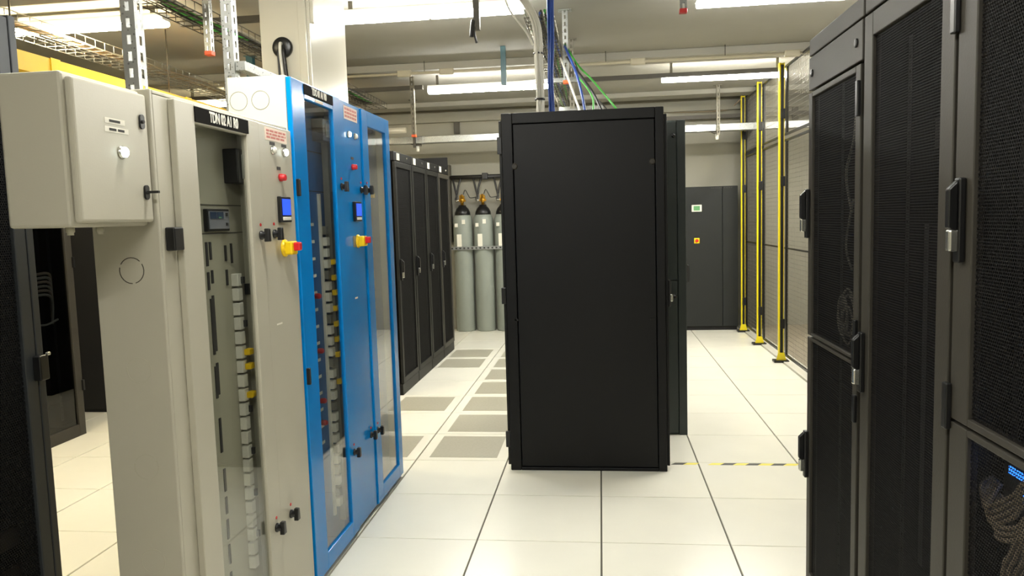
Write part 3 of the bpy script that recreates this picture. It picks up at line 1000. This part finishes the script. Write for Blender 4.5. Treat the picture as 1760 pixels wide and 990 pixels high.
# ------------------------------------------------------------------ struts, rails, trays overhead
def slot_face(b, u0, u1, z0, z1, plane, at, th, pitch=.05, slot=.028, sw=.013):
    """a slotted strip; plane 'X' means it lies in the YZ plane at X=at"""
    def bx_(a0, a1, c0, c1):
        if plane == 'X':
            b.box(at, at + th, a0, a1, c0, c1)
        else:
            b.box(a0, a1, at, at + th, c0, c1)
    c = (u0 + u1) / 2
    bx_(u0, c - sw / 2, z0, z1)
    bx_(c + sw / 2, u1, z0, z1)
    z = z0
    while z < z1:
        bx_(c - sw / 2, c + sw / 2, z, min(z + pitch - slot, z1))
        z += pitch


def strut(x, y, z0, label, cap=None, w_=.041, mt='galv', slots=True, z1=ZC, group=None, name='strut_channel'):
    t = thing(name, label, 'strut', (x, y, z0), 0, group)
    h = z1 - z0
    b = MB()
    if slots:
        slot_face(b, -w_ / 2, w_ / 2, 0, h, 'Y', -w_ / 2, .0025)
        slot_face(b, -w_ / 2 + .0025, w_ / 2, 0, h, 'X', w_ / 2 - .0025, .0025)
        b.box(-w_ / 2, -w_ / 2 + .0025, -w_ / 2 + .0025, w_ / 2, 0, h)
    else:
        b.box(-w_ / 2, w_ / 2, -w_ / 2, w_ / 2, 0, h)
    b.build('channel', mt, t)
    if z1 == ZC:
        MB().box(-.05, .05, -.035, .035, h - .006, h).build('ceiling_plate', mt, t)
    if cap:
        MB().box(-w_ / 2 - .003, w_ / 2 + .003, -w_ / 2 - .003, w_ / 2 + .003, -.004, .022).build('end_cap', cap, t, bevel=.003)
    return t


strut(-1.400, -1.25, 1.942, 'slotted galvanised strut rising from the grey cabinet top to the ceiling', w_=.046)
s3 = strut(-1.556, -.30, 1.30, 'slotted galvanised strut rising behind the blue cabinet to the ceiling', w_=.048)
MB().box(.026, .070, -.02, .55, .92, .96).build('bracket_arm', 'galv', s3, bevel=.002)
strut(-2.33, .99, 2.60, 'galvanised strut with an orange end cap hanging above the grey cabinet', 'orange')
strut(-.215, 2.36, 2.56, 'galvanised strut with an orange end cap among the cables over the central rack', 'orange')
strut(-.205, 3.30, 2.50, 'dull slotted strut behind the cables over the central rack', mt='galv_dull')
strut(.56, 1.45, 2.80, 'short galvanised strut with a red end cap at the top of the picture', 'red_cap')
sd = strut(-.765, 1.58, 2.80, 'dark short strut with dangling black cable ends crossing the long lamp', mt='steel_dark', slots=False)
MB().tube([(-.022, -.02, .06), (-.03, -.03, .0), (-.035, -.03, -.05)], .013, 8, 3).tube([(-.018, -.022, .02), (-.012, -.03, -.04), (.0, -.03, -.09)], .008, 8, 3).build('cable_tail', 'cable_black', sd)
strut(-1.905, 4.38, 2.44, 'slotted strut with an orange end cap beside the top of the blue cabinet', 'orange', mt='galv_dull')
strut(-2.33, 6.118, 2.50, 'thin strut carrying the metal duct above the black rack row', mt='steel_dark', slots=False, w_=.03)
strut(1.475, 6.112, 2.50, 'slotted strut carrying the metal duct near the fence', mt='galv_dull')
strut(-.82, 3.42, 2.76, 'teal steel post hanging above the far lamps', mt='teal', slots=False, w_=.045, z1=ZC - .001, name='hanger_post')
strut(-3.13, 3.25, 2.72, 'teal steel post seen left of the white column', mt='teal', slots=False, w_=.06, name='hanger_post')
strut(1.99, 6.3, 2.55, 'dark teal post behind the first yellow fence post', mt='teal', slots=False, w_=.05, name='hanger_post')
for x, l in ((-.92, 'left of the central rack top'), (.22, 'right above the central rack top'), (2.12, 'beyond the first yellow post'), (2.62, 'beyond the nearest yellow post'), (-1.95, 'above the gas cylinders')):
    t = thing('wall_bracket', 'small dark bracket on the back wall, ' + l, 'bracket', (x, 7.06, 2.76), 0, 'brackets on the back wall')
    MB().box(-.04, .04, 0, .038, 0, .22).build('bracket', 'steel_dark', t, bevel=.004)
    MB().box(-.045, .045, -.05, .0, .19, .21).build('bracket_lip', 'steel_dark', t)
# long rails the lamps hang from
tag(MB().box(XL + .1, -1.80, 4.40, 4.441, 2.93, 2.972).build('lamp_rail', 'steel_dark'), 'dark strut rail left of the far double lamp', 'rail')
tag(MB().box(-.36, 1.80, 4.40, 4.441, 2.925, 2.967).build('lamp_rail', 'steel_dark'), 'dark strut rail running right behind the cables to the fence lamp', 'rail')
tag(MB().box(-2.80, -1.9, 1.50, 1.541, 2.925, 2.965).build('lamp_rail', 'steel_dark'), 'dark strut arm right of the upper left lamp', 'rail')
tag(MB().box(.7, XR - .1, 6.9, 6.95, 2.80, 2.85).build('wall_rail', 'steel_dark'), 'dark rail high on the back wall near the fence', 'rail')
# rail of conduit with junction boxes on the ceiling beam
pp_ = thing('ceiling_conduit', 'painted conduit with junction boxes running along the ceiling beam', 'conduit', (-.5, 3.86, 3.0))
MB().tube([(-4.5, 0, -.01), (3.5, 0, -.01)], .014, 8).build('pipe', 'pipe', pp_)
for x in (-1.35, -.93, .9, 2.3):
    MB().box(x - .07, x + .07, -.02, .02, -.04, .02).build('junction_box', 'pipe', pp_, bevel=.008)
for x in (-2.4, -1.15, .6, 1.7):
    MB().tube([(x, 0, 0), (x, 0, .10)], .004, 6).build('rod', 'steel_dark', pp_)
# bright sheet-metal duct in front of the back wall
du = thing('cable_trunking', 'shiny galvanised trunking spanning the room before the back wall', 'trunking', (0, 6.2, 2.555))
for k in range(4):
    MB().box(-4.0 + 1.75 * k + .002, -2.25 + 1.75 * k - .002, -.06, .06, 0, .085).build('trunking_section', 'galv', du, bevel=.004)
    MB().box(-2.25 + 1.75 * k - .03, -2.25 + 1.75 * k + .03, -.064, .064, -.003, .088).build('joint_cover', 'galv', du, bevel=.003)
for x, l in ((-2.31, 'above the black racks'), (1.475, 'near the fence')):
    t = thing('duct_bracket', 'dark bracket with a white sensor under the metal trunking, ' + l, 'bracket', (x, 6.2, 2.455), 0, 'brackets under the metal trunking')
    MB().prism([(-.10, .10), (.05, .10), (.05, .07), (-.02, .07)], 'Y', -.02, .02).build('arm', 'steel_dark', t)
    MB().lathe([(.018, .0), (.022, .02), (.022, .07)], n=12).build('sensor', 'white_plastic', t)


def basket(name, x0, x1, y0, y1, z, label, mt, hgt=.055, step=.10):
    t = thing(name, label, 'cable tray', ((x0 + x1) / 2, y0, z))
    wd = (x1 - x0) / 2
    b = MB()
    L = y1 - y0
    n = int(L / step)
    for k in range(n + 1):
        y = k * L / n
        b.tube([(-wd, y, hgt), (-wd, y, 0), (wd, y, 0), (wd, y, hgt)], .003, 4)
    b.build('cross_wires', mt, t, kind='stuff')
    for (x, zz) in ((-wd, hgt), (-wd, 0), (-wd / 3, 0), (wd / 3, 0), (wd, 0), (wd, hgt)):
        MB().tube([(x, 0, zz), (x, L, zz)], .0035, 5).build('long_wire', mt, t)
    return t


basket('wire_tray', -.43, -.25, 1.35, 6.6, 2.80, 'wire basket tray running back above the central rack', 'galv_dull')
basket('wire_tray', -2.60, -2.36, -2.0, 5.0, 2.84, 'dark wire basket tray running back above the grey cabinet', 'steel_dark')
basket('wire_tray', -3.75, -3.45, -.5, 6.6, 2.82, 'pale wire basket tray above the yellow duct', 'galv')
tag(MB().box(XL + .2, XR - .2, 6.98, 7.06, 2.92, 2.93).box(XL + .2, XR - .2, 6.98, 6.985, 2.93, 2.98).build('wall_tray', 'wall'), 'painted cable tray along the top of the back wall', 'cable tray')
# dark cables lying in the trays
for (x0, z, y0, y1, l, cs) in ((-2.48, 2.855, -2, 5.0, 'dark cables lying in the tray above the grey cabinet', ('cable_black', 'cable_black', 'cable_green', 'cable_black', 'cable_grey')),
                               (-.32, 2.815, 1.4, 6.5, 'mixed cables lying in the tray above the central rack', ('cable_black', 'cable_green', 'cable_black', 'cable_grey', 'cable_blue', 'cable_black')),
                               (-3.6, 2.84, -.4, 6.5, 'cables lying in the pale tray above the yellow duct', ('cable_grey', 'cable_white', 'cable_braid', 'cable_grey'))):
    t = thing('cable_run', l, 'cables', (x0, y0, z))
    for k, cm in enumerate(cs * 2):
        pts = []
        y = 0
        while y < y1 - y0:
            pts.append(((k - len(cs)) * .012 + random.uniform(-.012, .012), y, .008 + random.uniform(0, .03)))
            y += .45
        MB().tube(pts, .009, 6, 3).build('cable', cm, t)
# yellow fibre duct
yd = thing('fibre_duct', 'bright yellow fibre duct running back on the upper left', 'cable duct', (-3.32, -.2, 2.48))
MB().prism([(-.075, 0), (.075, 0), (.075, .11), (.065, .11), (.065, .01), (-.065, .01), (-.065, .11), (-.075, .11)], 'Y', 0, 6.2).build('channel', 'yellow_duct', yd)
for k in range(4):
    MB().box(.075, .081, 1.0 + k * 1.5, 1.08 + k * 1.5, .0, .115).build('joint_clip', 'yellow', yd)
for k in range(4):
    MB().tube([(0, .8 + k * 1.6, .11), (.0, .8 + k * 1.6, .62)], .005, 6).build('hanger_rod', 'steel_dark', yd)
basket('wire_tray', -4.6, -4.2, 1.0, 6.6, 2.70, 'wide wire tray far over on the left', 'pipe', step=.16)
cp_ = thing('ceiling_pipe', 'pale pipe running across the far left ceiling', 'pipe', (-4.6, 5.6, 2.66))
MB().tube([(-1.6, 0, 0), (2.3, 0, 0)], .035, 12).build('pipe', 'pipe', cp_)
for x in (-1, .4, 1.8):
    MB().tube([(x, 0, .03), (x, 0, .44)], .006, 6).build('rod', 'steel_dark', cp_)
# cantilever arm carrying the centre tray
tag(MB().prism([(-.60, 2.735), (-.10, 2.725), (-.10, 2.77), (-.60, 2.76)], 'Y', 3.25, 3.28).build('cantilever_arm', 'galv'), 'galvanised cantilever arm under the tray above the central rack', 'bracket')
tag(MB().box(-.42, .08, 5.2, 5.24, 2.755, 2.795).build('cantilever_arm', 'galv'), 'galvanised arm low under the far end of the centre tray', 'bracket')

# ------------------------------------------------------------------ cables dropping into the central rack
def bundle(label, mt, n, path, r, spread, ties=()):
    t = thing('cable_bundle', label, 'cables', path[-1])
    o = Vector(path[-1])
    for k in range(n):
        a = 2.4 * k
        rr = spread * math.sqrt(k / max(1, n))
        off = Vector((rr * math.cos(a), rr * math.sin(a), 0))
        MB().tube([Vector(p) - o + off + Vector((random.uniform(-.004, .004), random.uniform(-.004, .004), 0)) for p in path], r, 8, 6).build('cable', mt, t)
    for z, x, y in ties:
        MB().lathe([(spread + r + .002, -.005), (spread + r + .002, .005)], (x - o.x, y - o.y, z - o.z), 'Z', 14).build('cable_tie', 'cable_black', t)
    return t


bundle('thick white cable bundle dropping into the central rack', 'cable_white', 9, [(-.52, .20, 3.02), (-.44, .75, 2.86), (-.345, 1.12, 2.72), (-.335, 1.22, 2.5), (-.335, 1.25, 2.3), (-.335, 1.25, 2.180)], .0085, .021, ((2.55, -.336, 1.22), (2.28, -.335, 1.25)))
bundle('blue cable bundle dropping into the central rack beside the white one', 'cable_blue', 7, [(-.235, 1.0, 3.0), (-.25, 1.2, 2.85), (-.262, 1.3, 2.6), (-.268, 1.3, 2.4), (-.265, 1.32, 2.180)], .007, .020)
for pts, r, mt, l in (([(-.22, 2.4, 2.86), (-.12, 2.2, 2.66), (-.02, 1.9, 2.50), (.10, 1.6, 2.30), (.18, 1.5, 2.180)], .007, 'cable_green', 'bright green cable slanting down to the central rack'),
                      ([(-.20, 2.2, 2.72), (-.08, 1.85, 2.50), (.0, 1.6, 2.34), (.06, 1.45, 2.180)], .010, 'cable_black', 'thick black cable slanting down to the central rack'),
                      ([(-.16, 2.3, 2.74), (-.06, 1.95, 2.46), (.06, 1.65, 2.28), (.115, 1.55, 2.180)], .004, 'cable_black', 'thin black cable slanting down beside the green one'),
                      ([(-.26, 2.5, 2.78), (-.19, 2.1, 2.55), (-.14, 1.75, 2.38), (-.08, 1.5, 2.180)], .008, 'cable_white', 'single white cable slanting behind the blue bundle'),
                      ([(-.21, 2.1, 2.78), (-.13, 1.8, 2.55), (-.085, 1.6, 2.36), (-.055, 1.5, 2.180)], .009, 'cable_blue', 'single blue cable slanting behind the orange cap'),
                      ([(-.13, 2.0, 2.55), (-.06, 1.8, 2.44), (-.01, 1.65, 2.32), (-.02, 1.55, 2.180)], .006, 'cable_green', 'short green cable loop at the top of the central rack')):
    tag(MB().tube(pts, r, 8, 6).build('cable', mt), l, 'cable')
tag(MB().tube([(-.52, .9, 2.94), (-.49, 1.0, 2.78), (-.40, 1.1, 2.66), (-.366, 1.2, 2.6)], .006, 8, 6).build('cable', 'cable_white'), 'thin white cable joining the white bundle from the left', 'cable')
# grommet and cables on the column
gm = thing('cable_grommet', 'black round grommet with two cables on the white column', 'grommet', (-1.655, .478, 2.50))
MB().lathe([(.055, .022), (.055, .006), (.050, 0), (.020, 0)], (0, 0, 0), 'Y', 24).build('grommet', 'plastic_black', gm)
MB().tube([(0, .01, .015), (.0, -.018, .012), (.002, -.024, -.05), (.006, -.02, -.14), (.012, -.02, -.33)], .0085, 8, 5).build('cable', 'cable_white', gm)
MB().tube([(.012, .01, -.015), (.014, -.014, -.02), (.022, -.018, -.09), (.030, -.02, -.2), (.03, -.02, -.33)], .010, 8, 5).build('cable', 'cable_black', gm)
MB().tube([(-.012, .01, -.015), (-.014, -.014, -.02), (-.012, -.018, -.1), (-.006, -.02, -.33)], .006, 8, 5).build('cable', 'cable_black', gm)
# wall cable above the air conditioner corner
tag(MB().tube([(.9, 7.05, 2.93), (1.5, 7.04, 2.91), (1.75, 7.02, 2.93), (1.85, 6.95, 3.0), (1.9, 6.9, 3.05)], .010, 6, 6).build('cable', 'cable_braid'), 'brown cable sagging along the back wall top near the fence', 'cable')
